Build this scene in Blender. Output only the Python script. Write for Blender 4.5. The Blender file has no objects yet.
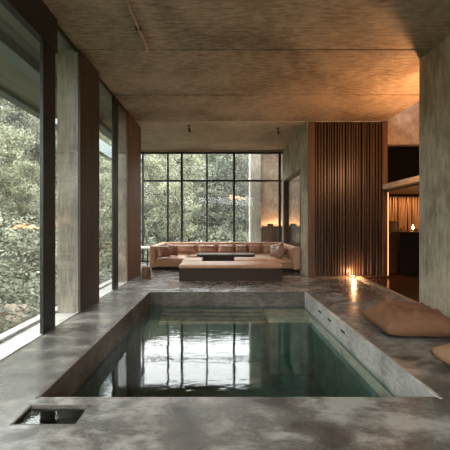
import bpy, bmesh, math, random
import numpy as np
from mathutils import Vector, Matrix, noise
random.seed(7); rng = np.random.default_rng(7)
S = bpy.context.scene; COL = S.collection

# ------------------------------------------------------------------ camera, world, exposure
cam_d = bpy.data.cameras.new('camera'); cam = bpy.data.objects.new('camera', cam_d); COL.objects.link(cam)
cam_d.lens = 24.0; cam_d.sensor_width = 36.0; cam_d.shift_x = 5/450
cam.location = (0, 0, 1.2); cam.rotation_euler = (math.radians(90), 0, 0); cam_d.clip_start = .02; cam_d.clip_end = 200
S.camera = cam
S.view_settings.view_transform = 'Standard'; S.view_settings.look = 'None'
S.view_settings.gamma = 1.0; S.view_settings.use_curve_mapping = False
S.view_settings.exposure = 0.85
w = bpy.data.worlds.new('overcast'); S.world = w; w.use_nodes = True
w.node_tree.nodes['Background'].inputs[0].default_value = (.955, .985, 1.0, 1)
w.node_tree.nodes['Background'].inputs[1].default_value = 5.4
S.cycles.max_bounces = 10; S.cycles.diffuse_bounces = 6; S.cycles.transparent_max_bounces = 16
S.cycles.caustics_reflective = False; S.cycles.caustics_refractive = False

# ------------------------------------------------------------------ materials
def newmat(name):
    m = bpy.data.materials.new(name); m.use_nodes = True
    nt = m.node_tree; return m, nt, nt.nodes['Principled BSDF']
def N(nt, t, **kw):
    n = nt.nodes.new(t)
    for k, v in kw.items():
        if k in n.inputs: n.inputs[k].default_value = v
        else: setattr(n, k, v)
    return n
def coords(nt, scale=(1,1,1)):
    t = N(nt, 'ShaderNodeTexCoord'); mp = N(nt, 'ShaderNodeMapping'); mp.inputs['Scale'].default_value = scale
    nt.links.new(t.outputs['Object'], mp.inputs[0]); return mp.outputs[0]
def ramp(nt, fac, stops):
    r = N(nt, 'ShaderNodeValToRGB'); e = r.color_ramp.elements
    while len(e) < len(stops): e.new(.5)
    for el, (p, c) in zip(e, stops):
        el.position = p; el.color = (*c, 1) if len(c) == 3 else c
    nt.links.new(fac, r.inputs[0]); return r.outputs[0]
def plain(name, c, rough=.5, metal=0, emit=None, es=0, var=.12, sc=8):
    m, nt, b = newmat(name)
    n = N(nt, 'ShaderNodeTexNoise', Scale=sc, Detail=5.0); nt.links.new(coords(nt), n.inputs[0])
    nt.links.new(ramp(nt, n.outputs[0], [(.3, tuple(x*(1-var) for x in c)), (.7, tuple(min(1, x*(1+var)) for x in c))]), b.inputs['Base Color'])
    b.inputs['Roughness'].default_value = rough; b.inputs['Metallic'].default_value = metal
    if emit: b.inputs['Emission Color'].default_value = (*emit, 1); b.inputs['Emission Strength'].default_value = es
    return m
def concrete(name, c1, c2, c3, rough=(.55,.8), stretch=(1,1,1), sc=1.3, bump=.12, fine=9, spec=.5):
    """broad stains + stretched board/trowel marks + fine grain"""
    m, nt, b = newmat(name)
    big = N(nt, 'ShaderNodeTexNoise', Scale=sc, Detail=7.0, Roughness=.62, Distortion=.6); nt.links.new(coords(nt, (1,1,1)), big.inputs[0])
    st = N(nt, 'ShaderNodeTexNoise', Scale=fine, Detail=6.0, Roughness=.65, Distortion=.3); st.inputs['Roughness'].default_value = .72; nt.links.new(coords(nt, stretch), st.inputs[0])
    mx = N(nt, 'ShaderNodeMath', operation='MULTIPLY_ADD'); nt.links.new(st.outputs[0], mx.inputs[0]); mx.inputs[1].default_value = .5
    m2 = N(nt, 'ShaderNodeMath', operation='MULTIPLY'); nt.links.new(big.outputs[0], m2.inputs[0]); m2.inputs[1].default_value = .5
    nt.links.new(m2.outputs[0], mx.inputs[2])
    nt.links.new(ramp(nt, mx.outputs[0], [(.41, c1), (.5, c2), (.59, c3)]), b.inputs['Base Color'])
    rr = N(nt, 'ShaderNodeMapRange'); nt.links.new(mx.outputs[0], rr.inputs[0])
    rr.inputs[1].default_value = .38; rr.inputs[2].default_value = .62; rr.inputs[3].default_value = rough[1]; rr.inputs[4].default_value = rough[0]
    nt.links.new(rr.outputs[0], b.inputs['Roughness'])
    b.inputs['Specular IOR Level'].default_value = spec
    bp = N(nt, 'ShaderNodeBump', Strength=bump, Distance=.02); nt.links.new(mx.outputs[0], bp.inputs['Height']); nt.links.new(bp.outputs[0], b.inputs['Normal'])
    return m
def glassy(name, tint, ior=1.45, rough=0.0, bump=None):
    m, nt, b = newmat(name); nt.nodes.remove(b); out = nt.nodes['Material Output']
    lw = N(nt, 'ShaderNodeLayerWeight', Blend=.5); f0 = ((ior-1)/(ior+1))**2
    pw = N(nt, 'ShaderNodeMath', operation='POWER'); nt.links.new(lw.outputs['Facing'], pw.inputs[0]); pw.inputs[1].default_value = 5
    fr = N(nt, 'ShaderNodeMath', operation='MULTIPLY_ADD'); nt.links.new(pw.outputs[0], fr.inputs[0]); fr.inputs[1].default_value = 1-f0; fr.inputs[2].default_value = f0
    tr = N(nt, 'ShaderNodeBsdfTransparent'); tr.inputs[0].default_value = (*tint, 1)
    gl = N(nt, 'ShaderNodeBsdfGlossy'); gl.inputs['Roughness'].default_value = rough
    mx = N(nt, 'ShaderNodeMixShader'); nt.links.new(fr.outputs[0], mx.inputs[0]); nt.links.new(tr.outputs[0], mx.inputs[1]); nt.links.new(gl.outputs[0], mx.inputs[2])
    nt.links.new(mx.outputs[0], out.inputs['Surface'])
    if bump:
        n = N(nt, 'ShaderNodeTexNoise', Scale=bump[0], Detail=3.0); nt.links.new(coords(nt, bump[2]), n.inputs[0])
        bp = N(nt, 'ShaderNodeBump', Strength=bump[1], Distance=.01); nt.links.new(n.outputs[0], bp.inputs['Height'])
        nt.links.new(bp.outputs[0], gl.inputs['Normal']); nt.links.new(bp.outputs[0], lw.inputs['Normal'])
    return m
def woodm(name, c1, c2, axis=2, rough=.45, sc=14):
    m, nt, b = newmat(name); s = [1,1,1]; s[axis] = .06
    n = N(nt, 'ShaderNodeTexNoise', Scale=sc, Detail=6.0, Distortion=.4); nt.links.new(coords(nt, tuple(s)), n.inputs[0])
    nt.links.new(ramp(nt, n.outputs[0], [(.3, c1), (.7, c2)]), b.inputs['Base Color']); b.inputs['Roughness'].default_value = rough
    bp = N(nt, 'ShaderNodeBump', Strength=.15, Distance=.01); nt.links.new(n.outputs[0], bp.inputs['Height']); nt.links.new(bp.outputs[0], b.inputs['Normal'])
    return m
def leafm(name, c1, c2, c3):
    m, nt, b = newmat(name); out = nt.nodes['Material Output']
    n = N(nt, 'ShaderNodeTexNoise', Scale=.7, Detail=8.0, Roughness=.8)
    g = N(nt, 'ShaderNodeNewGeometry'); nt.links.new(g.outputs['Position'], n.inputs[0])
    col = ramp(nt, n.outputs[0], [(.36, c1), (.5, c2), (.63, c3)])
    nt.links.new(col, b.inputs['Base Color']); b.inputs['Roughness'].default_value = .75
    tl = N(nt, 'ShaderNodeBsdfTranslucent'); nt.links.new(col, tl.inputs[0])
    mx = N(nt, 'ShaderNodeMixShader'); mx.inputs[0].default_value = .35
    nt.links.new(b.outputs[0], mx.inputs[1]); nt.links.new(tl.outputs[0], mx.inputs[2]); nt.links.new(mx.outputs[0], out.inputs['Surface'])
    return m

M = {}
M['ceil'] = concrete('board_marked_ceiling_concrete', (.20,.155,.112), (.38,.30,.218), (.53,.425,.315), (.5,.8), (1.2,5.5,1), .7, .3, 5)
M['ceil_far'] = concrete('pale_ceiling_concrete', (.36,.30,.23), (.46,.385,.30), (.54,.46,.36), (.5,.8), (1,5,1), 1.2, .15, 5)
M['floor'] = concrete('troweled_floor_concrete', (.052,.048,.042), (.15,.141,.127), (.38,.362,.332), (.07,.40), (1,2.0,1), 1.6, .22, 3.0, .9)
M['pier'] = concrete('grey_column_concrete', (.16,.14,.11), (.25,.22,.175), (.34,.30,.245), (.6,.85), (5,5,.6), 1.4, .2, 5)
M['wallc'] = concrete('pale_wall_concrete', (.25,.21,.155), (.40,.345,.265), (.53,.46,.36), (.6,.9), (3,3,.7), 1.3, .25, 4)
M['poolwall'] = concrete('pool_wall_concrete', (.055,.046,.037), (.10,.086,.07), (.16,.14,.118), (.35,.6), (2,2,6), 2, .2, 6)  # shade on the left and far pool walls is put into this dark brown
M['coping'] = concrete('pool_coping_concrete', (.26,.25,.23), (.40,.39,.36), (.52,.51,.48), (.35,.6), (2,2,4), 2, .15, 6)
M['poolfloor'] = concrete('green_pool_plaster', (.03,.075,.065), (.05,.11,.095), (.07,.14,.125), (.5,.7), (1,1,1), 1, .05, 5)
M['bench'] = concrete('pool_bench_stone', (.34,.29,.22), (.46,.40,.31), (.55,.48,.38), (.4,.6), (1,1,1), 1.5, .1, 6)
M['sill'] = concrete('pale_outdoor_sill_stone', (.45,.45,.43), (.6,.6,.58), (.75,.75,.72), (.3,.5), (1,1,1), 3, .05, 6)
M['soffit'] = woodm('outdoor_soffit_boards', (.16,.15,.13), (.30,.28,.24), 1, .7, 5)
M['rust'] = woodm('rust_brown_column_cladding', (.09,.042,.02), (.18,.083,.038), 2, .55, 9)
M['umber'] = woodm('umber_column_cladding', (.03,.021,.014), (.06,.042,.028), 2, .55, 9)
M['steel'] = plain('dark_bronze_steel', (.030,.032,.030), .45, .5)
M['bluesteel'] = plain('blue_grey_painted_steel', (.17,.21,.21), .5, .2)
M['copper'] = plain('tarnished_copper_conduit', (.55,.40,.30), .4, .6)
M['glass'] = glassy('window_glass', (.96,.965,.95), 1.28)
M['water'] = glassy('pool_water', (.74,.83,.79), 1.75, .025, (7, .13, (.7, 1.6, 1)))
M['basinwater'] = glassy('basin_water', (.55,.6,.58), 1.6, .02, (9, .1, (1,1,1)))
M['slat'] = woodm('dark_walnut_slats', (.03,.017,.011), (.08,.046,.030), 2, .4, 16)
M['slatback'] = plain('near_black_backing', (.014,.010,.008), .7)
M['walnut'] = woodm('walnut_board', (.06,.033,.02), (.14,.078,.045), 2, .5, 12)
M['woodfloor'] = woodm('dark_reddish_plank_floor', (.03,.013,.007), (.085,.036,.018), 1, .16, 9)
M['kerb'] = concrete('brown_stone_kerb', (.14,.11,.085), (.22,.175,.135), (.30,.245,.19), (.4,.6), (2,2,2), 2, .1, 6)
M['leather'] = plain('tan_leather', (.42,.235,.135), .48, 0, None, 0, .16, 5)
M['leather_d'] = plain('tan_leather_channelled', (.39,.20,.115), .5, 0, None, 0, .15, 7)
M['plinth'] = plain('dark_brown_plinth', (.035,.022,.015), .85)
M['pillow'] = plain('chestnut_leather_pillow', (.36,.195,.125), .42, 0, None, 0, .2, 9)
M['pillow_d'] = plain('dark_chestnut_pillow', (.24,.12,.075), .45, 0, None, 0, .25, 12)
M['linen'] = plain('brown_canvas_cushion', (.20,.092,.043), .85, 0, None, 0, .12, 20)
M['linen_l'] = plain('light_brown_canvas_cushion', (.33,.18,.10), .75, 0, None, 0, .12, 20)
M['tabletop'] = plain('dark_table_top', (.045,.028,.02), .3)
M['black'] = plain('matte_black_panel', (.004,.004,.004), .8)
M['black'].node_tree.nodes['Principled BSDF'].inputs['Specular IOR Level'].default_value = .05
M['reed'] = woodm('hanging_reed', (.16,.085,.04), (.36,.21,.11), 2, .6, 20)
M['plaster'] = concrete('warm_plaster', (.26,.20,.15), (.36,.28,.21), (.45,.36,.28), (.6,.8), (1,1,1), 2, .1, 6)
M['canopy'] = concrete('canopy_concrete', (.42,.38,.31), (.52,.47,.39), (.6,.54,.46), (.6,.8), (1,1,1), 2, .1, 6)
M['strip'] = plain('painted_edge_glow', (1,.6,.35), .5, 0, (1,.42,.16), 1.6)  # warm light on the edge board, put into an emissive colour
M['cove'] = plain('warm_cove_strip', (1,.7,.4), .5, 0, (1,.5,.2), 6)
M['bulb'] = plain('glowing_bulb', (1,.7,.4), .5, 0, (1,.55,.22), 30)
M['lens'] = plain('glowing_lens', (1,.7,.4), .5, 0, (1,.6,.28), 60)
M['brass'] = plain('aged_brass', (.30,.20,.10), .35, .8)
M['white'] = plain('white_painted_metal', (.8,.82,.82), .4)
M['sidetop'] = plain('pale_stone_table_top', (.55,.53,.48), .25)
M['log'] = woodm('brown_log', (.10,.05,.028), (.2,.10,.055), 2, .6, 20)
M['bark'] = plain('grey_bark', (.10,.085,.065), .9, 0, None, 0, .3, 8)
M['leafA'] = leafm('pale_feathery_leaves', (.085,.092,.06), (.22,.23,.15), (.40,.41,.29))
M['leafB'] = leafm('sage_leaves', (.06,.07,.05), (.155,.17,.125), (.30,.315,.24))
M['leafC'] = leafm('dark_conifer_needles', (.035,.042,.034), (.10,.11,.09), (.21,.225,.19))  # conifer foliage, darker than the broadleaf trees
M['leafU'] = leafm('undergrowth_leaves', (.035,.042,.026), (.15,.16,.11), (.37,.38,.28))
M['autumn'] = plain('rust_leaves', (.50,.27,.13), .7)
M['soil'] = plain('forest_soil', (.06,.07,.045), .95, 0, None, 0, .4, 2)
M['rock'] = plain('brown_rock', (.22,.18,.14), .9, 0, None, 0, .3, 4)

# ------------------------------------------------------------------ helpers
def bx(bm, x0, x1, y0, y1, z0, z1, bev=0, seg=2):
    r = bmesh.ops.create_cube(bm, size=1, matrix=Matrix.Translation(((x0+x1)/2,(y0+y1)/2,(z0+z1)/2)) @ Matrix.Diagonal((x1-x0,y1-y0,z1-z0,1)))
    if bev:
        es = list({e for v in r['verts'] for e in v.link_edges})
        bmesh.ops.bevel(bm, geom=es, offset=bev, segments=seg, affect='EDGES', profile=.5)
def cyl(bm, p0, p1, r0, r1=None, seg=16):
    p0 = Vector(p0); p1 = Vector(p1); d = p1-p0; r1 = r0 if r1 is None else r1
    mt = Matrix.Translation((p0+p1)/2) @ d.to_track_quat('Z','Y').to_matrix().to_4x4()
    bmesh.ops.create_cone(bm, cap_ends=True, segments=seg, radius1=r0, radius2=r1, depth=d.length, matrix=mt)
def prism(bm, pts, z0, z1):
    a = [bm.verts.new((x,y,z0)) for x,y in pts]; b = [bm.verts.new((x,y,z1)) for x,y in pts]; n = len(pts)
    bm.faces.new(a[::-1]); bm.faces.new(b)
    for i in range(n): bm.faces.new((a[i], a[(i+1)%n], b[(i+1)%n], b[i]))
def lathe(bm, prof, c, seg=24):
    rings = []
    for r, z in prof:
        rings.append([bm.verts.new((c[0]+r*math.cos(2*math.pi*k/seg), c[1]+r*math.sin(2*math.pi*k/seg), c[2]+z)) for k in range(seg)])
    for a, b in zip(rings, rings[1:]):
        for k in range(seg): bm.faces.new((a[k], a[(k+1)%seg], b[(k+1)%seg], b[k]))
    bm.faces.new(rings[0][::-1]); bm.faces.new(rings[-1])
def obj(name, bm, m, parent=None, smooth=False):
    bmesh.ops.recalc_face_normals(bm, faces=bm.faces)
    me = bpy.data.meshes.new(name); bm.to_mesh(me); bm.free()
    me.materials.append(M[m] if isinstance(m, str) else m)
    if smooth:
        for p in me.polygons: p.use_smooth = True
    o = bpy.data.objects.new(name, me); COL.objects.link(o)
    if parent: o.parent = parent; o.matrix_parent_inverse = Matrix.Translation(-parent.location) if not parent.rotation_euler.z else Matrix()
    return o
def B(*boxes, bev=0):
    bm = bmesh.new()
    for b in boxes: bx(bm, *b, bev=bev)
    return bm
def tag(o, label, cat, group=None, kind=None):
    o['label'] = label; o['category'] = cat
    if group: o['group'] = group
    if kind: o['kind'] = kind
    return o
def thing(name, label, cat, loc=(0,0,0), group=None):
    o = bpy.data.objects.new(name, None); COL.objects.link(o); o.location = loc; o.empty_display_size = .1
    return tag(o, label, cat, group)
def struct(name, bm, m, label=None):
    o = obj(name, bm, m); o['kind'] = 'structure'
    if label: o['label'] = label
    return o
def frame_window(n, label):
    o = bpy.data.objects.new('window_%d' % n, None); COL.objects.link(o); o['kind'] = 'structure'; o['label'] = label
    return o

H = 3.6; YN = -2.6; YF = 9.7
XL = -1.945; XR = 2.885; PX0, PX1, PY0, PY1 = -1.256, 1.514, 2.093, 5.37; WZ = -.25
# ------------------------------------------------------------------ setting: floor with pool and basin cut out
BX0, BX1, BY0, BY1 = -1.264, -.862, 1.80, 2.0
def kx(y): return 2.9 + (y-4.35)/(7.15-4.35)*.25 if y > 4.35 else 2.9
bm = bmesh.new()
xs = [-1.97, BX0, PX0, BX1, PX1, 2.9]; ys = [YN, BY0, BY1, PY0, PY1, 7.0]
for i in range(len(xs)-1):
    for j in range(len(ys)-1):
        cx, cy = (xs[i]+xs[i+1])/2, (ys[j]+ys[j+1])/2
        if PX0 < cx < PX1 and PY0 < cy < PY1: continue
        if BX0 < cx < BX1 and BY0 < cy < BY1: continue
        v = [bm.verts.new((x,y,z)) for z in (-.12, 0) for x,y in ((xs[i],ys[j]),(xs[i+1],ys[j]),(xs[i+1],ys[j+1]),(xs[i],ys[j+1]))]
        bm.faces.new(v[4:]); bm.faces.new(v[:4][::-1])
prism(bm, [(2.9,4.35),(3.13,6.98),(3.13,7.0),(2.9,7.0)], -.12, 0)
bx(bm, -2.7, 2.05, 7.0, YF, -.12, 0)
bmesh.ops.remove_doubles(bm, verts=bm.verts, dist=1e-4)
struct('floor', bm, 'floor', 'dark troweled concrete floor around the pool')
struct('trim_1', B((-2.27,-1.97,YN,7.37,-.14,-.004),(-2.36,-2.24,YN,7.37,-.2,.03), bev=.006), 'sill', 'pale stone sill outside the left glazing')

# ceiling: slabs with open joints
joints = [YN-.1, -.09+ -1.4+.0, 1.31, 2.71, 4.11, 5.54, 6.93]
bm = bmesh.new(); yy = [YN-.1, -1.49, -.09, 1.31, 2.71, 4.11, 5.54, 6.93]
gap = {4.11:.013, 5.54:.022, 6.93:.0}
for a, b in zip(yy, yy[1:]): bx(bm, -1.97, 3.86, a+gap.get(a,.011), b-gap.get(b,.011), H, H+.35, .004, 1)
bx(bm, -1.97, 3.86, YN, 6.93, H+.2, H+.34)
struct('ceiling', bm, 'ceil', 'board-marked concrete ceiling over the pool')
struct('trim_2', B((-2.75,4.0,6.99,9.9,H+.005,H+.35)), 'ceil_far', 'paler concrete ceiling strip above the sofa')
struct('trim_3', B((-2.7,2.05,9.62,9.78,3.55,3.6)), 'plaster', 'header above the end window')
struct('wall_back', B((-2.1,-1.6,YN-.2,YN,-.1,H+.3),(2.5,3.0,YN-.2,YN,-.1,H+.3),(-1.6,2.5,YN-.2,YN,-.1,.0),(-1.6,2.5,YN-.2,YN,3.3,H+.3)), 'wallc')
w6 = frame_window(6, 'unseen wide glazing added behind the camera to light the foreground')  # added out of view so daylight reaches the foreground and column fronts
obj('window_frame', B((-1.6,2.5,YN-.13,YN-.07,3.24,3.3),(-1.6,2.5,YN-.13,YN-.07,0,.06),*[(x-.03,x+.03,YN-.13,YN-.07,0,3.3) for x in (-1.57,-.25,1.1,2.47)]), 'steel', w6)
obj('glass_pane', B((-1.6,2.5,YN-.104,YN-.1,.06,3.24)), 'glass', w6)
struct('wall_right', B((XR,3.25,YN,4.35,-.1,H), bev=.008), 'wallc', 'rough grey concrete wall on the right')

# wall between lounge and alcove with its opening
struct('wall_partition', B((2.03,2.17,6.95,7.55,0,H),(2.03,2.17,7.55,9.5,2.62,H),(2.03,2.17,7.55,9.5,0,.5),(2.03,2.17,9.5,9.78,0,H)), 'wallc', 'pale concrete wall with a tall dark opening right of the sofa')
wn = frame_window(5, 'bronze framed interior opening in the wall right of the sofa')
obj('window_frame', B((2.02,2.18,7.55,7.59,.5,2.62),(2.02,2.18,9.46,9.5,.5,2.62),(2.02,2.18,7.55,9.5,2.57,2.62)), 'walnut', wn)
obj('glass_pane', B((2.09,2.1,7.59,9.46,.5,2.57)), 'glass', wn)

# alcove beyond
struct('wall_alcove', B((1.52,3.86,11.5,11.7,-.2,4.4)), 'plaster', 'plaster wall lit by a warm cove outside the end window')
struct('wall_alcove_side', B((3.72,3.86,7.3,11.5,-.2,3.7)), 'plaster')
struct('trim_4', B((1.53,3.86,9.92,11.5,4.1,4.3),(2.17,3.7,7.3,9.9,3.45,3.6)), 'ceil')  # outer roof is unseen, added to keep sky light off the alcove wall
struct('floor_alcove', B((1.3,3.86,7.3,11.5,-.14,-.02),(1.3,2.0,9.8,11.5,-.14,-.02)), 'kerb')
struct('trim_5', B((1.16,1.53,11.2,11.7,-.2,4.6), bev=.01), 'pier', 'grey concrete pier outside the end window')
o = obj('downpipe', B((1.09,1.13,11.22,11.30,-.3,4.6),(1.07,1.15,11.2,11.3,.9,.93),(1.07,1.15,11.2,11.3,2.9,2.93), bev=.004), 'white'); tag(o, 'slim white downpipe running up the concrete pier outside the window', 'pipe')
lg = thing('wainscot_ledge', 'dark walnut ledge glowing with warm cove light outside the end window', 'ledge', (2.6,11.3,0))
obj('wainscot_panel', B(*[(1.54+i*.24,1.77+i*.24,11.16,11.22,-.02,1.12) for i in range(9)]), 'walnut', lg)
obj('ledge_top', B((1.54,3.7,11.1,11.34,1.12,1.15), bev=.004), 'walnut', lg)
obj('glow_strip', B((1.56,3.68,11.40,11.42,1.10,1.12)), 'cove', lg)
for x, lab in ((1.87,'small dark box on the glowing ledge, seen through the end window'),(2.72,'small dark box on the glowing ledge, seen through the side opening')):
    t = thing('tissue_box', lab, 'box', (x,11.2,1.15), 'small dark boxes on the glowing ledge')
    obj('box_body', B((x-.11,x+.11,11.12,11.26,1.152,1.25), bev=.008), 'tabletop', t); obj('slot', B((x-.05,x+.05,11.15,11.23,1.25,1.254)), 'brass', t)

# slatted timber block
sc = thing('slatted_wall', 'tall dark walnut wall of thin upright slats between sofa and bar', 'slatted wall', (2.95,7.1,0))
obj('backing_panel', B((2.18,3.85,6.98,7.28,0,3.59)), 'slatback', sc)
obj('edge_board', B((2.03,2.19,6.915,6.947,0,3.59), bev=.004), 'walnut', sc)
obj('edge_board', B((3.74,3.86,6.90,6.975,0,3.59), bev=.004), 'walnut', sc)
bm = bmesh.new(); x = 2.205
while x < 3.72:
    wd = random.choice((.028,.034,.042)); dp = random.choice((6.90,6.915,6.93)); bx(bm, x, x+wd, dp, 6.98, .02, 3.57, .003, 1); x += wd + random.choice((.022,.028,.034))
obj('slats', bm, 'slat', sc)
obj('glow_strip', B((3.862,3.875,6.902,6.915,.04,1.95)), 'strip', sc)  # added glowing strip, stands for lamp light falling on the edge board
obj('base_rail', B((2.19,3.74,6.9,6.98,0,.03)), 'walnut', sc)

# bar room shell
struct('floor_bar', B((2.9,6.6,2.0,9.0,-.14,-.012)), 'woodfloor', 'dark glossy plank floor beside the bar')
struct('wall_bar_back', B((3.86,6.6,8.3,8.45,-.1,4.3)), 'walnut')
struct('wall_bar_side', B((6.5,6.65,2.0,8.45,-.1,4.3)), 'walnut')
struct('wall_bar_near', B((3.25,6.6,2.0,2.15,-.1,4.3)), 'walnut')
struct('trim_6', B((3.86,6.6,2.0,8.45,4.2,4.35)), 'ceil')
struct('trim_7', B((3.87,6.5,6.93,7.1,3.06,4.2)), 'plaster', 'warm lit concrete bulkhead above the bar')
struct('trim_8', B((3.87,6.5,7.12,7.18,2.1,3.3)), 'black', 'black panel below the bulkhead')
bm = bmesh.new(); prism(bm, [(2.895,4.36),(2.97,4.36),(3.22,6.88),(3.13,6.88)], -.02, .035)
struct('trim_9', bm, 'kerb', 'brown stone kerb between pool terrace and plank floor')
cn = thing('bar_canopy', 'pale thick slab canopy projecting over the bar', 'canopy', (4.6,6.5,2.0))
bm = bmesh.new(); prism(bm, [(3.73,4.9),(5.6,4.9),(5.6,7.1),(3.88,7.1),(3.88,6.87),(3.73,6.87)], 2.02, 2.13); obj('slab', bm, 'canopy', cn)
obj('soffit_board', B((3.9,5.5,5.0,7.6,1.985,2.018)), 'walnut', cn)
obj('hanging_post', B((5.3,5.36,5.0,5.06,2.13,4.2)), 'steel', cn)
br = thing('bar_counter', 'dark walnut bar counter beneath the reed curtain', 'bar counter', (5,7.4,0))
obj('front_panel', B((4.44,6.4,7.32,7.42,0,1.0)), 'slatback', br)
obj('side_panel', B((3.95,4.43,7.5,7.56,0,1.3), bev=.004), 'walnut', br)
obj('worktop', B((4.40,6.45,7.26,7.72,1.0,1.04), bev=.005), 'tabletop', br)
rc = thing('reed_curtain', 'hanging curtain of tan reeds under the bar canopy', 'curtain', (4.9,7.85,1.9))
obj('curtain_rail', B((3.95,6.4,7.83,7.87,1.93,1.97)), 'steel', rc)
bm = bmesh.new(); x = 3.96
while x < 6.35:
    z0 = 1.0+random.uniform(-.1,.15); dx = random.uniform(-.03,.03)
    cyl(bm, (x,7.85+random.uniform(-.03,.03),1.93), (x+dx,7.85,z0), .010, .022, 5); x += random.uniform(.028,.05)
o = obj('reeds', bm, 'reed', rc); o['kind'] = 'stuff'
cd = thing('candle_lantern', 'tiny glowing candle lantern on the bar counter', 'candle lantern', (4.76,7.4,1.04))
bm = bmesh.new(); lathe(bm, [(.03,0),(.035,.01),(.03,.05),(.02,.06)], (4.76,7.4,1.042), 12); obj('holder', bm, 'brass', cd)
bm = bmesh.new(); lathe(bm, [(.014,0),(.02,.03),(.012,.07),(.003,.1)], (4.76,7.4,1.102), 12); obj('flame', bm, 'bulb', cd, True)

# ------------------------------------------------------------------ columns
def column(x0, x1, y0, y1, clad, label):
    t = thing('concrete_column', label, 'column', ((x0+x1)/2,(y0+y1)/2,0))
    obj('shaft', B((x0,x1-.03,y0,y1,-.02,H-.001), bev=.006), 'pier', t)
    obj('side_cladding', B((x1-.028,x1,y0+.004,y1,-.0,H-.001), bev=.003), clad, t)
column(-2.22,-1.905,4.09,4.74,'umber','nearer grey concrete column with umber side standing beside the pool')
column(-2.27,-1.945,6.32,7.38,'rust','farther grey concrete column with rust-brown side near the sofa')

# ------------------------------------------------------------------ glazing
w1 = frame_window(1, 'large dark-framed end window behind the sofa')
vs = [-2.49,-1.68,-1.23,-.42,.453,1.93]; bm = bmesh.new()
for i, x in enumerate(vs):
    hw = .035 if i in (2,4,5) else .026
    bx(bm, x-hw, x+hw, 9.66, 9.75, 0, 3.56)
obj('mullions', bm, 'steel', w1)
obj('transom', B((-2.5,2.0,9.665,9.745,2.60,2.655)), 'steel', w1)
obj('window_frame', B((-2.58,2.03,9.66,9.75,3.5,3.56),(-2.58,2.03,9.66,9.75,0,.06)), 'steel', w1)
obj('glass_pane', B((-2.5,2.0,9.70,9.706,.06,3.5)), 'glass', w1)
def side_window(n, y0, y1, fins, x, label, beam=False):
    wv = frame_window(n, label)
    for f in fins: obj('mullion', B((x-.02,x+.02,f-.12,f+.12,0,H-.02), bev=.003), 'steel', wv)
    obj('sill_track', B((x-.012,x+.012,y0,y1,-.001,.012)), 'sill', wv)
    obj('window_frame', B((x-.02,x+.01,y0,y1,H-.05,H-.01)), 'steel', wv)
    obj('glass_pane', B((x-.004,x+.004,y0+.01,y1-.01,.02,H-.05)), 'glass', wv)
    if beam: obj('header_beam', B((x-.03,x+.05,y0,3.5,3.2,H-.005)), 'steel', wv)
side_window(2, YN, 4.08, [-1.2,1.1,3.39], XL, 'tall left glazing beside the pool', True)
side_window(3, 4.75, 6.31, [5.62], XL-.02, 'narrow glazing between the two columns')
side_window(4, 7.42, 9.64, [], -2.6, 'glazing left of the sofa')
struct('trim_10', B((-2.62,-2.27,7.38,7.43,-.02,H)), 'steel')
# outdoor overhang
struct('trim_11', B((-4.0,-1.98,YN,7.0,3.68,3.95)), 'soffit', 'outdoor soffit over the left glazing')
struct('trim_12', B((-3.0,-2.76,YN,11,3.52,3.72)), 'bluesteel', 'blue-grey steel beam under the outdoor soffit')
struct('trim_13', B((-4.1,-3.9,YN,11,3.6,4.0)), 'bluesteel', 'outer fascia of the roof overhang')

# ------------------------------------------------------------------ pool
pl = thing('swimming_pool', 'sunken concrete pool of still dark green water in the middle of the floor', 'pool', (0.1,3.7,-1.3))
D = -1.25
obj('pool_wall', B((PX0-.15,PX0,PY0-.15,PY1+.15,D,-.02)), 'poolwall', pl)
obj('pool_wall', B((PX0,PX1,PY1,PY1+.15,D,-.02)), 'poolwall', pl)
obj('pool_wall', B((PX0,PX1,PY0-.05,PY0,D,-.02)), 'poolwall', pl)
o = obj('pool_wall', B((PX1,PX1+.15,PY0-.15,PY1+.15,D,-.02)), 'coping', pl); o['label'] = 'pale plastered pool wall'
# thin rounded edges flush with the floor
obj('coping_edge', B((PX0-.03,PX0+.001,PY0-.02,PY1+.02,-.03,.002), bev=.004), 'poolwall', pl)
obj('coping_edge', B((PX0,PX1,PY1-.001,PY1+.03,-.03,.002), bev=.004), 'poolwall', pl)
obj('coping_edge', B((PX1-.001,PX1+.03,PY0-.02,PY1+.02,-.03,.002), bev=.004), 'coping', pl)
obj('pool_liner', B((PX0-.001,PX0+.006,PY0,PY1,D,WZ-.03),(PX1-.006,PX1+.001,PY0,PY1,D,WZ-.03),(PX0,PX1,PY0-.001,PY0+.006,D,WZ-.03),(PX0,PX1,PY1-.006,PY1+.001,D,WZ-.03)), 'poolfloor', pl)
obj('pool_floor', B((PX0,PX1,PY0,PY1,D-.1,D)), 'poolfloor', pl)
obj('underwater_ledge', B((PX1-.07,PX1-.006,PY0,PY1-.5,-.35,-.29), bev=.008), 'bench', pl)
obj('underwater_bench', B((.78,PX1-.006,PY1-.5,PY1-.006,-.39,-.30), bev=.01), 'bench', pl)
obj('bench_base', B((.82,PX1-.006,PY1-.44,PY1-.006,D,-.39)), 'poolfloor', pl)
obj('underwater_step', B(*[(-1.0,.76,PY1-.12*(k+1),PY1-.12*k-.03,-.33-.03*k,-.30-.03*k) for k in range(4)], bev=.004), 'kerb', pl)
for y in (4.55,4.15,3.7): obj('overflow_slot', B((PX1-.004,PX1+.01,y-.06,y+.06,-.13,-.10)), 'plinth', pl)
bm = bmesh.new(); bmesh.ops.create_grid(bm, x_segments=2, y_segments=2, size=.5, matrix=Matrix.Translation(((PX0+PX1)/2,(PY0+PY1)/2,WZ)) @ Matrix.Diagonal((PX1-PX0,PY1-PY0,1,1)))
obj('water', bm, 'water', pl)
bs = thing('inset_basin', 'small square sunken water basin in the floor at the pool corner', 'basin', (-1.06,1.9,-.1))
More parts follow.
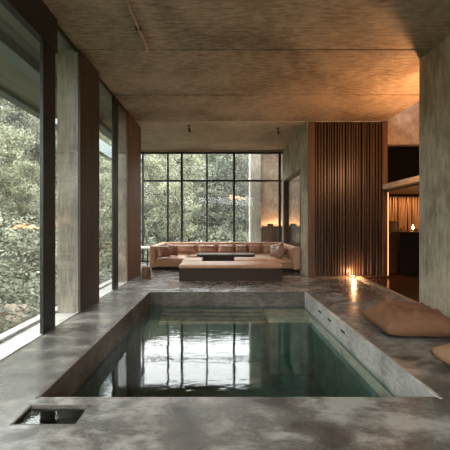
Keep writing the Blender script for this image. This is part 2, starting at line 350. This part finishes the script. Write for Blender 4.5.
obj('basin_tray', B((BX0-.02,BX0+.012,BY0-.02,BY1+.02,-.1,-.002),(BX1-.012,BX1+.02,BY0-.02,BY1+.02,-.1,-.002),(BX0,BX1,BY0-.02,BY0+.012,-.1,-.002),(BX0,BX1,BY1-.012,BY1+.02,-.1,-.002),(BX0,BX1,BY0,BY1,-.12,-.1)), 'poolwall', bs)
bm = bmesh.new(); bx(bm, BX0+.012, BX1-.012, BY0+.012, BY1-.012, -.028, -.018); obj('water', bm, 'basinwater', bs)

# ------------------------------------------------------------------ sofa
def channel(x0, x1, y, z0, z1, axis='x', depth=.035, pitch=.085, sgn=-1):
    """upholstered panel with soft vertical channels; runs along x (or y) and bulges by sgn"""
    bm = bmesh.new(); L = x1-x0; n = max(1, round(L/pitch)); st = 6; cols = []
    zz = [z0, z0+.02, (z0+z1)/2, z1-.02, z1]; zf = [.3,.9,1,.9,.2]
    for i in range(n*st+1):
        u = x0+L*i/(n*st); b = depth*(.35+.65*abs(math.sin(math.pi*i/st))**.6)
        cols.append([(u, y+sgn*b*f, z) if axis == 'x' else (y+sgn*b*f, u, z) for z, f in zip(zz, zf)] + [(u, y, z1) if axis == 'x' else (y, u, z1)])
    V = [[bm.verts.new(p) for p in c] for c in cols]
    for a, b in zip(V, V[1:]):
        for k in range(5): bm.faces.new((a[k], b[k], b[k+1], a[k+1]))
    return bm
def soft(x0, x1, y0, y1, z0, z1, r=.04):
    bm = bmesh.new(); bx(bm, x0, x1, y0, y1, z0, z1, r, 3); return bm
sf = thing('sectional_sofa', 'large U-shaped tan leather sofa with channelled back before the end window', 'sofa', (.1,8.6,0))
AX0, AX1 = -1.86, 2.01
obj('plinth', B((AX0+.05,AX1-.05,8.62,9.4,0,.1),(AX0+.05,-.98,7.95,8.62,0,.1),(1.02,AX1-.05,7.6,8.62,0,.1)), 'plinth', sf)
obj('base', B((AX0+.02,AX1-.02,8.6,9.45,.1,.24),(AX0+.02,-.95,7.92,8.6,.1,.24),(1.0,AX1-.02,7.57,8.6,.1,.24), bev=.01), 'leather_d', sf)
obj('backrest', soft(AX0+.02,AX1-.02,9.33,9.55,.1,.66,.02), 'leather', sf)
obj('backrest_channels', channel(AX0+.2,AX1-.2,9.332,.30,.655), 'leather_d', sf, True)
obj('arm', soft(AX0,AX0+.15,7.9,9.5,.08,.645,.02), 'leather', sf)
obj('arm', soft(AX1-.17,AX1,7.5,9.5,.08,.645,.02), 'leather', sf)
obj('arm_channels', channel(7.93,9.3,AX0+.149,.30,.635,'y',.03,.085,1), 'leather_d', sf, True)
obj('arm_channels', channel(7.55,9.3,AX1-.171,.30,.635,'y',.03,.085,-1), 'leather_d', sf, True)
obj('seat_cushion', soft(AX0+.16,-.93,7.92,9.33,.20,.325,.045), 'leather', sf, True)
obj('seat_cushion', soft(-.92,.1,8.56,9.33,.20,.325,.045), 'leather', sf, True)
obj('seat_cushion', soft(.11,.98,8.56,9.33,.20,.325,.045), 'leather', sf, True)
obj('seat_cushion', soft(.99,AX1-.18,7.55,9.33,.20,.325,.045), 'leather', sf, True)
db = thing('daybed', 'long low tan leather daybed with dark brown front facing the pool', 'daybed', (.24,6.9,0))
obj('base', B((-.88,1.34,6.44,7.12,0,.27), bev=.006), 'plinth', db)
obj('seat_pad', soft(-.89,1.35,6.42,7.14,.265,.345,.03), 'leather', db, True)
db2 = thing('chaise_pad', 'small tan leather bench bridging daybed and left end of the sofa', 'bench', (-.7,7.4,0))
obj('base', B((-.92,-.45,7.17,7.88,0,.27)), 'plinth', db2)
obj('seat_pad', soft(-.93,-.44,7.16,7.9,.265,.35,.03), 'leather', db2, True)
ct = thing('coffee_table', 'dark low coffee table inside the sofa horseshoe', 'coffee table', (.1,8.1,0))
obj('tabletop', B((-.62,.93,7.95,8.45,.37,.42), bev=.006), 'tabletop', ct)
obj('base', B((-.55,.86,8.0,8.4,0,.37)), 'plinth', ct)
pf = thing('leather_ottoman', 'tan leather ottoman in front of the dark coffee table', 'ottoman', (.8,7.45,0))
obj('base', B((.38,1.12,7.2,7.7,0,.25)), 'plinth', pf); obj('cushion', soft(.36,1.14,7.18,7.72,.245,.38,.035), 'leather', pf, True)

def pillow_bm(w, d, t, seed=0, wr=.012, n=30):
    """a stuffed pillow lying flat: w x d, thickness t, base at z=0, pinched corners, wrinkled"""
    bm = bmesh.new(); top = {}; bot = {}
    for i in range(n+1):
        for j in range(n+1):
            u = -1+2*i/n; v = -1+2*j/n
            prof = max(0, (1-abs(u)**2.6))**.42 * max(0, (1-abs(v)**2.6))**.42
            px = 1-.10*(1-u*u)*0 - .09*(1-v*v)*abs(u)*0
            x = u*w/2*(1-.07*(1-v*v)*abs(u)**3*1.0 ); y = v*d/2*(1-.07*(1-u*u)*abs(v)**3)
            edge = min(1-abs(u), 1-abs(v))
            nz = noise.noise(Vector((u*2.2+seed, v*2.2, seed*.7)))*wr*.5*min(1,edge*2.5) + abs(noise.noise(Vector((u*4.5+seed*3, v*2.5, 2))))*wr*1.6*min(1,edge*2.5)
            mid = t*.38
            zt = mid+prof*t*.62 + nz*(prof>0)*min(1, edge*5); zb = mid*(1-prof**.5)
            top[i,j] = bm.verts.new((x,y,zt))
            bot[i,j] = top[i,j] if i in (0,n) or j in (0,n) else bm.verts.new((x,y,zb))
    for i in range(n):
        for j in range(n):
            bm.faces.new((top[i,j],top[i+1,j],top[i+1,j+1],top[i,j+1]))
            f = (bot[i,j],bot[i,j+1],bot[i+1,j+1],bot[i+1,j])
            if len(set(f)) == 4: bm.faces.new(f)
    return bm
def pillow(name, w, d, t, m, loc, rot, label, cat, group=None, seed=0, wr=.012):
    o = obj(name, pillow_bm(w,d,t,seed,wr), m, None, True)
    o.location = loc; o.rotation_euler = rot; return tag(o, label, cat, group)
R = math.radians
g = 'back pillows along the sofa'
for k, (a, b, lab) in enumerate(((174,197,'long tan leather back pillow, leftmost in the row along the sofa back'),
        (198,216.5,'mid-sized leather back pillow, second from the left in the sofa row'),
        (217.5,234.5,'mid-sized leather back pillow, third from the left, near the middle of the sofa'),
        (235,247.5,'short leather back pillow right of the middle, left one of the two short ones'),
        (248,261,'short leather back pillow right of the middle, right one of the two short ones'),
        (262,281,'long tan leather back pillow, rightmost in the row along the sofa back'))):
    Y = 9.15; x0 = (a-220)*Y/300; x1 = (b-220)*Y/300
    pillow('back_pillow', x1-x0, .27, .16, 'pillow', ((x0+x1)/2, Y-.04, .455), (R(72),0,0), lab, 'pillow', g, k)
g = 'throw pillows at the sofa arms'
pillow('throw_pillow', .34, .32, .17, 'pillow_d', (-1.53,8.02,.47), (R(68),0,R(38)), 'dark chestnut throw pillow leaning on the left sofa arm, nearer the pool', 'pillow', g, 11, .02)
pillow('throw_pillow', .34, .32, .17, 'pillow_d', (-1.36,8.45,.47), (R(66),R(6),R(22)), 'dark chestnut throw pillow behind another one at the left sofa arm', 'pillow', g, 12, .02)
pillow('throw_pillow', .44, .38, .17, 'pillow', (1.62,8.35,.47), (R(66),R(-14),R(-42)), 'crumpled brown throw pillow lying against the right sofa arm', 'pillow', g, 13, .035)
pillow('throw_pillow', .36, .34, .15, 'pillow_d', (1.60,7.95,.44), (R(50),R(10),R(-60)), 'small dark pillow in front of the crumpled one at the right sofa arm', 'pillow', g, 14, .03)
# big floor cushions
pillow('floor_cushion', .80, .66, .26, 'linen', (2.17,3.44,0), (0,0,R(-4)), 'large brown canvas floor cushion lying by the concrete wall', 'floor cushion', 'floor cushions beside the pool', 21, .05)
pillow('floor_cushion', .80, .70, .24, 'linen_l', (2.27,2.33,0), (0,0,R(3)), 'light brown canvas floor cushion cut off by the right picture edge', 'floor cushion', 'floor cushions beside the pool', 25, .045)

# side pieces
st = thing('side_table', 'small table with pale top left of the sofa', 'side table', (-2.2,8.3,0))
obj('tabletop', B((-2.5,-1.89,7.95,8.7,.56,.59), bev=.004), 'sidetop', st)
for x, y in ((-2.46,7.99),(-1.93,7.99),(-2.46,8.66),(-1.93,8.66)): obj('leg', B((x-.015,x+.015,y-.015,y+.015,0,.56)), 'steel', st)
bm = bmesh.new(); lathe(bm, [(.085,0),(.095,.02),(.1,.12),(.095,.24),(.085,.26)], (0,0,0), 20)
o = obj('log_stool', bm, 'log', None, True); o.location = (-1.66,6.75,0); tag(o, 'small round brown log stool at the foot of the farther column', 'stool')

# ------------------------------------------------------------------ fixtures
cp = thing('ceiling_conduit', 'thin copper conduit running along the concrete ceiling', 'conduit', (-.99,2,3.6))
bm = bmesh.new(); cyl(bm, (-1.0,-1,3.578), (-.985,4.06,3.578), .019, .019, 12); obj('pipe', bm, 'copper', cp, True)
for y in (1.2,2.5,3.63): obj('clip', B((-1.02,-.96,y-.015,y+.015,3.562,3.6)), 'steel', cp)
for x, y, lab in ((-.745,7.25,'small black ceiling spotlight over the sofa, left one of two'),(1.44,7.45,'small black ceiling spotlight over the sofa, right one of two')):
    t = thing('ceiling_spotlight', lab, 'spotlight', (x,y,3.6), 'black ceiling spotlights')
    bm = bmesh.new(); cyl(bm, (x,y,3.605),(x,y,3.585), .035); obj('mount', bm, 'steel', t)
    bm = bmesh.new(); cyl(bm, (x,y,3.59),(x,y,3.53), .01); obj('stem', bm, 'steel', t)
    bm = bmesh.new(); cyl(bm, (x,y-.01,3.54),(x+.015,y+.02,3.45), .025, .028); obj('lamp_head', bm, 'steel', t)
def lamp(kind, name, loc, energy, color, rot=(0,0,0), size=.1, sy=None, spot=None, parent=None):
    l = bpy.data.lights.new(name, kind); l.energy = energy; l.color = color
    if kind == 'AREA':
        l.size = size
        if sy: l.shape = 'RECTANGLE'; l.size_y = sy
    else: l.shadow_soft_size = size
    if spot: l.spot_size = R(spot); l.spot_blend = .6
    o = bpy.data.objects.new(name, l); COL.objects.link(o); o.location = loc; o.rotation_euler = rot
    if parent: o.parent = parent; o.matrix_parent_inverse = Matrix.Translation(-parent.location)
    return o
WARM = (1,.50,.22)
fl = thing('floor_uplight', 'tiny glowing uplight on the floor at the foot of the slatted wall', 'uplight', (3.07,6.80,0))
bm = bmesh.new(); cyl(bm, (3.02,6.83,0),(3.02,6.83,.03), .035); obj('housing', bm, 'brass', fl)
bm = bmesh.new(); cyl(bm, (3.02,6.83,.03),(3.02,6.83,.045), .026); obj('lens', bm, 'lens', fl)
lamp('POINT', 'uplight_lamp', (3.02,6.76,.12), 9, WARM, size=.03, parent=fl)
lamp('AREA', 'cove_lamp', (2.65,11.36,1.16), 14, (1,.60,.34), (R(180),0,0), 2.1, .08, parent=lg)
lamp('AREA', 'canopy_lamp', (4.7,7.6,1.95), 13, WARM, (0,0,0), 1.4, .2, parent=cn)
lamp('POINT', 'candle_lamp', (4.76,7.25,1.2), 2, WARM, size=.03, parent=cd)
# unseen pendant added for the warm ceiling wash; canopy uplight washes the bulkhead
pn = thing('added_pendant', 'unseen brass pendant lamp added behind the right wall for the warm ceiling wash', 'pendant lamp', (3.50,4.95,2.4))
bm = bmesh.new(); cyl(bm, (3.50,4.95,2.5),(3.50,4.95,H), .006, .006, 8); obj('cord', bm, 'steel', pn)
bm = bmesh.new(); lathe(bm, [(.10,-.14),(.15,-.03),(.15,-.01),(.10,-.12)], (3.50,4.95,2.45), 24); obj('lamp_bowl', bm, 'brass', pn, True)
bm = bmesh.new(); lathe(bm, [(.02,-.05),(.045,0),(.04,.03),(.01,.06)], (3.50,4.95,2.44), 16); obj('bulb', bm, 'bulb', pn, True)
lamp('POINT', 'added_pendant_light', (3.50,4.95,2.60), 80, (1,.46,.19), size=.08, parent=pn)
cu = thing('canopy_uplight', 'small uplight on top of the bar canopy', 'uplight', (4.75,6.6,2.13))
bm = bmesh.new(); cyl(bm, (4.75,6.6,2.13),(4.75,6.6,2.2), .05); obj('housing', bm, 'brass', cu)
lamp('SPOT', 'canopy_uplight_lamp', (4.75,6.55,2.25), 60, WARM, (R(180-30),0,R(180)), .04, spot=110, parent=cu)

# ------------------------------------------------------------------ outdoors
def ground_z(x, y):
    dx = max(-2.6-x, 0, x-4.5); dy = max(y-11.5, 0, -5-y); d = math.hypot(dx, dy)
    z = -1.7 + .45*max(0,d-1) + .012*max(0,d-8)**2
    z += (noise.noise(Vector((x*.18, y*.18, 0)))*1.3 + noise.noise(Vector((x*.5, y*.5, 3)))*.4)*min(1, d/5)
    return min(z, (10.2+max(0,-x-8)*.9 if y > -4 else 4)+noise.noise(Vector((x*.1,y*.1,9)))*1.2)
bm = bmesh.new(); gx = [-34+i*.9 for i in range(62)]; gy = [-22.2+j*.9 for j in range(72)]
G = {(i,j): bm.verts.new((x,y,ground_z(x,y))) for i,x in enumerate(gx) for j,y in enumerate(gy)}
for i in range(len(gx)-1):
    for j in range(len(gy)-1):
        cx, cy = gx[i], gy[j]
        if cx > -2.0 and -4 < cy < 9.5: continue
        bm.faces.new((G[i,j],G[i+1,j],G[i+1,j+1],G[i,j+1]))
struct('hillside', bm, 'soil', 'wooded hillside rising outside the windows').data.polygons.foreach_set('use_smooth', [True]*len(bpy.data.meshes['hillside'].polygons))

def leaves_mesh(name, P, Nrm, size, m, aspect=2.0):
    """P (n,3) leaf centres, Nrm (n,3) rough normals, size (n,), diamond leaves"""
    n = len(P); Nn = Nrm + rng.normal(0,.55,(n,3)); Nn /= np.linalg.norm(Nn,axis=1)[:,None]+1e-9
    T = rng.normal(0,1,(n,3)); T -= (T*Nn).sum(1)[:,None]*Nn; T /= np.linalg.norm(T,axis=1)[:,None]+1e-9
    Bt = np.cross(Nn,T); s = size[:,None]
    V = np.stack([P-T*s*aspect/2, P+Bt*s*.5, P+T*s*aspect/2, P-Bt*s*.5],1).reshape(-1,3)
    me = bpy.data.meshes.new(name); me.vertices.add(4*n); me.vertices.foreach_set('co', V.astype(np.float32).ravel())
    me.loops.add(4*n); me.loops.foreach_set('vertex_index', np.arange(4*n,dtype=np.int32))
    me.polygons.add(n); me.polygons.foreach_set('loop_start', np.arange(0,4*n,4,dtype=np.int32))
    me.update(calc_edges=True); me.validate(); me.materials.append(M[m]); return me
# undergrowth
P=[];Q=[];Z=[]
cnt = 0
while cnt < 4600:
    x = random.uniform(-30, 14); y = random.uniform(3.5, 40)
    if x > -3.9 and y < 11.8: continue
    if x > .9 and y < 13.0: continue
    if x/y < -1.35 or x/y > .55: continue
    d = math.hypot(x,y)
    if random.random() > (14/d)**.7+.1: continue
    z = ground_z(x,y); r = random.uniform(.35,.85)*(1+d*.015); k = 75
    v = rng.normal(0,1,(k,3)); v /= np.linalg.norm(v,axis=1)[:,None]; v[:,2] = np.abs(v[:,2])
    P.append(np.array([x,y,z])+v*r*np.array([1.1,1.1,.9])*rng.uniform(.75,1.1,(k,1))); Q.append(v+np.array([0,0,.4])); Z.append(rng.uniform(.03,.07,k)*(1+d*.04)); cnt += 1
me = leaves_mesh('undergrowth', np.concatenate(P), np.concatenate(Q), np.concatenate(Z), 'leafU')
o = bpy.data.objects.new('undergrowth', me); COL.objects.link(o); tag(o, 'dense pale green undergrowth covering the hillside outside', 'undergrowth', kind='stuff')

def tree(kind, h, seed):
    r_ = random.Random(seed)
    t = bpy.data.objects.new(kind[0], None); COL.objects.link(t)
    bm = bmesh.new(); cyl(bm, (0,0,-.4),(0.1,0,h*.92), .05+h*.016, .02, 8)
    P=[];Q=[];Z=[]
    if kind[1] == 'conifer':
        nb = 46
        for b in range(nb):
            f = b/nb; z = h*(.12+.86*f); L = h*.34*(1-f)**.8+.2; a = r_.uniform(0,6.28)
            e = (math.cos(a)*L, math.sin(a)*L, z-.25*L); cyl(bm, (0,0,z), e, .02, .006, 4)
            k = int(30+70*(1-f)); s = rng.uniform(.15,1.05,(k,1)); p = np.array([0,0,z])*(1-s)+np.array(e)*s
            p += rng.normal(0,1,(k,3))*np.array([.16,.16,.07])*(.4+s); P.append(p); Q.append(np.tile([0,0,1.2],(k,1))); Z.append(rng.uniform(.05,.10,k))
    else:
        for b in range(34):
            a = r_.uniform(0,6.28); f = r_.uniform(.25,1); rad = h*.30*math.sin(math.pi*min(1,(f-.12)/.95))**.7*r_.uniform(.3,1)
            c = np.array([math.cos(a)*rad, math.sin(a)*rad, h*f]); cyl(bm, (0,0,h*f*.7), tuple(c), .025, .008, 4)
            R0 = h*r_.uniform(.07,.13); k = 110
            v = rng.normal(0,1,(k,3)); v /= np.linalg.norm(v,axis=1)[:,None]
            P.append(c+v*R0*np.array([1.25,1.25,.7])*rng.uniform(.55,1.05,(k,1))); Q.append(v+np.array([0,0,.6])); Z.append(rng.uniform(.045,.10,k)*(h/5)**.5)
    obj('trunk', bm, 'bark', t); t.location = (0,0,0)
    me = leaves_mesh('crown', np.concatenate(P), np.concatenate(Q), np.concatenate(Z), kind[2])
    c = bpy.data.objects.new('crown', me); COL.objects.link(c); c.parent = t
    return t
protos = {}
kinds = {'A':('broadleaf_tree','broad','leafA'), 'B':('broadleaf_tree','broad','leafB'), 'C':('conifer_tree','conifer','leafC')}
def put(k, x, y, s, label, group, rz):
    if k not in protos: t = protos[k] = tree(kinds[k], 5.0, ord(k))
    else:
        src = protos[k]; t = src.copy(); COL.objects.link(t)
        for ch in list(src.children):
            c = ch.copy(); COL.objects.link(c); c.parent = t
    s = min(s, max(.35, ((.37*y-1.4)-ground_z(x,y))/5.0)) if 'left' not in group else s
    t.location = (x,y,ground_z(x,y)-.1); t.scale = (s,s,s); t.rotation_euler = (0,0,rz); tag(t, label, 'tree', group)
spots = [  # px of trunk, distance, kind, scale
 (150,19,'A',1.0),(163,23,'A',1.1),(176,16,'A',.8),(190,21,'A',1.15),(157,28,'B',1.2),(200,26,'B',1.2),(183,30,'A',1.2),(140,24,'B',1.1),(206,18,'B',.85),
 (222,19,'C',1.15),(238,21,'C',1.25),(246,17,'C',1.0),(228,26,'C',1.35),(213,23,'C',1.1),(256,22,'C',1.3),(120,27,'B',1.2),(268,27,'C',1.3),(215,30,'B',1.2),(243,30,'B',1.2)]
lab = {'A':('pale feathery broadleaf tree on the hillside, seen through the left part of the end window','pale trees behind the end window'),
       'B':('sage-green broadleaf tree high on the hillside behind the end window','sage-green trees behind the end window'),
       'C':('dark drooping conifer on the hillside, seen through the middle of the end window','dark conifers behind the end window')}
for px, Y, k, s in spots:
    put(k, (px-220)*Y/300, Y, s, lab[k][0], lab[k][1], random.uniform(0,6.28))
labL = {'A':('pale feathery broadleaf tree outside the left glazing','pale trees outside the left glazing'),
        'B':('sage-green broadleaf tree outside the left glazing','sage-green trees outside the left glazing'),
        'C':('dark conifer high on the slope outside the left glazing','conifers outside the left glazing')}
for px, Y, k, s in [(8,15,'A',.9),(35,18,'B',1.1),(-20,13,'A',.8),(20,21,'C',1.2),(0,23,'C',1.2),(40,24,'C',1.2),(95,20,'A',1.0),(103,15,'A',.8),(-5,18,'B',1.0),(28,13.5,'A',.6),(55,22,'B',1.1),(75,24,'B',1.1)]:
    put(k, (px-220)*Y/300, Y, s, labL[k][0], labL[k][1], random.uniform(0,6.28))
def sapling(px, py, Y, wd, label):
    x = (px-220)*Y/300; z = 1.2-(py-225)*Y/300; gz = ground_z(x,Y)
    t = thing('rust_leaved_sapling', label, 'sapling', (x,Y,gz), 'rust-leaved saplings on the slope')
    bm = bmesh.new(); cyl(bm, (x,Y,gz-.2),(x,Y,z), .02,.01,6); obj('stem', bm, 'bark', t)
    k = 90; p = np.array([x,Y,z])+rng.normal(0,1,(k,3))*np.array([wd*.5,.15,wd*.10]); me = leaves_mesh('crown', p, np.tile([0,-.3,1.],(k,1)), rng.uniform(.05,.09,k), 'autumn')
    c = bpy.data.objects.new('crown', me); COL.objects.link(c); c.parent = t; c.matrix_parent_inverse = Matrix.Translation(-t.location)
sapling(236,198,13.2,.32,'small rust-orange leafy sapling in front of the dark conifers')
sapling(23,227,8.5,.2,'small rust-coloured sapling outside the left glazing')
bm = bmesh.new(); bmesh.ops.create_icosphere(bm, subdivisions=4, radius=.5)
for v in bm.verts: v.co *= 1+.5*noise.noise(v.co*2.2)+.15*noise.noise(v.co*7); v.co.z *= .55
o = obj('boulder', bm, 'rock', None, False); X, Y = -212/300*7.0, 7.0; o.location = (X,Y,ground_z(X,Y)+.12); tag(o, 'brown boulder in the greenery outside the left glazing', 'boulder')
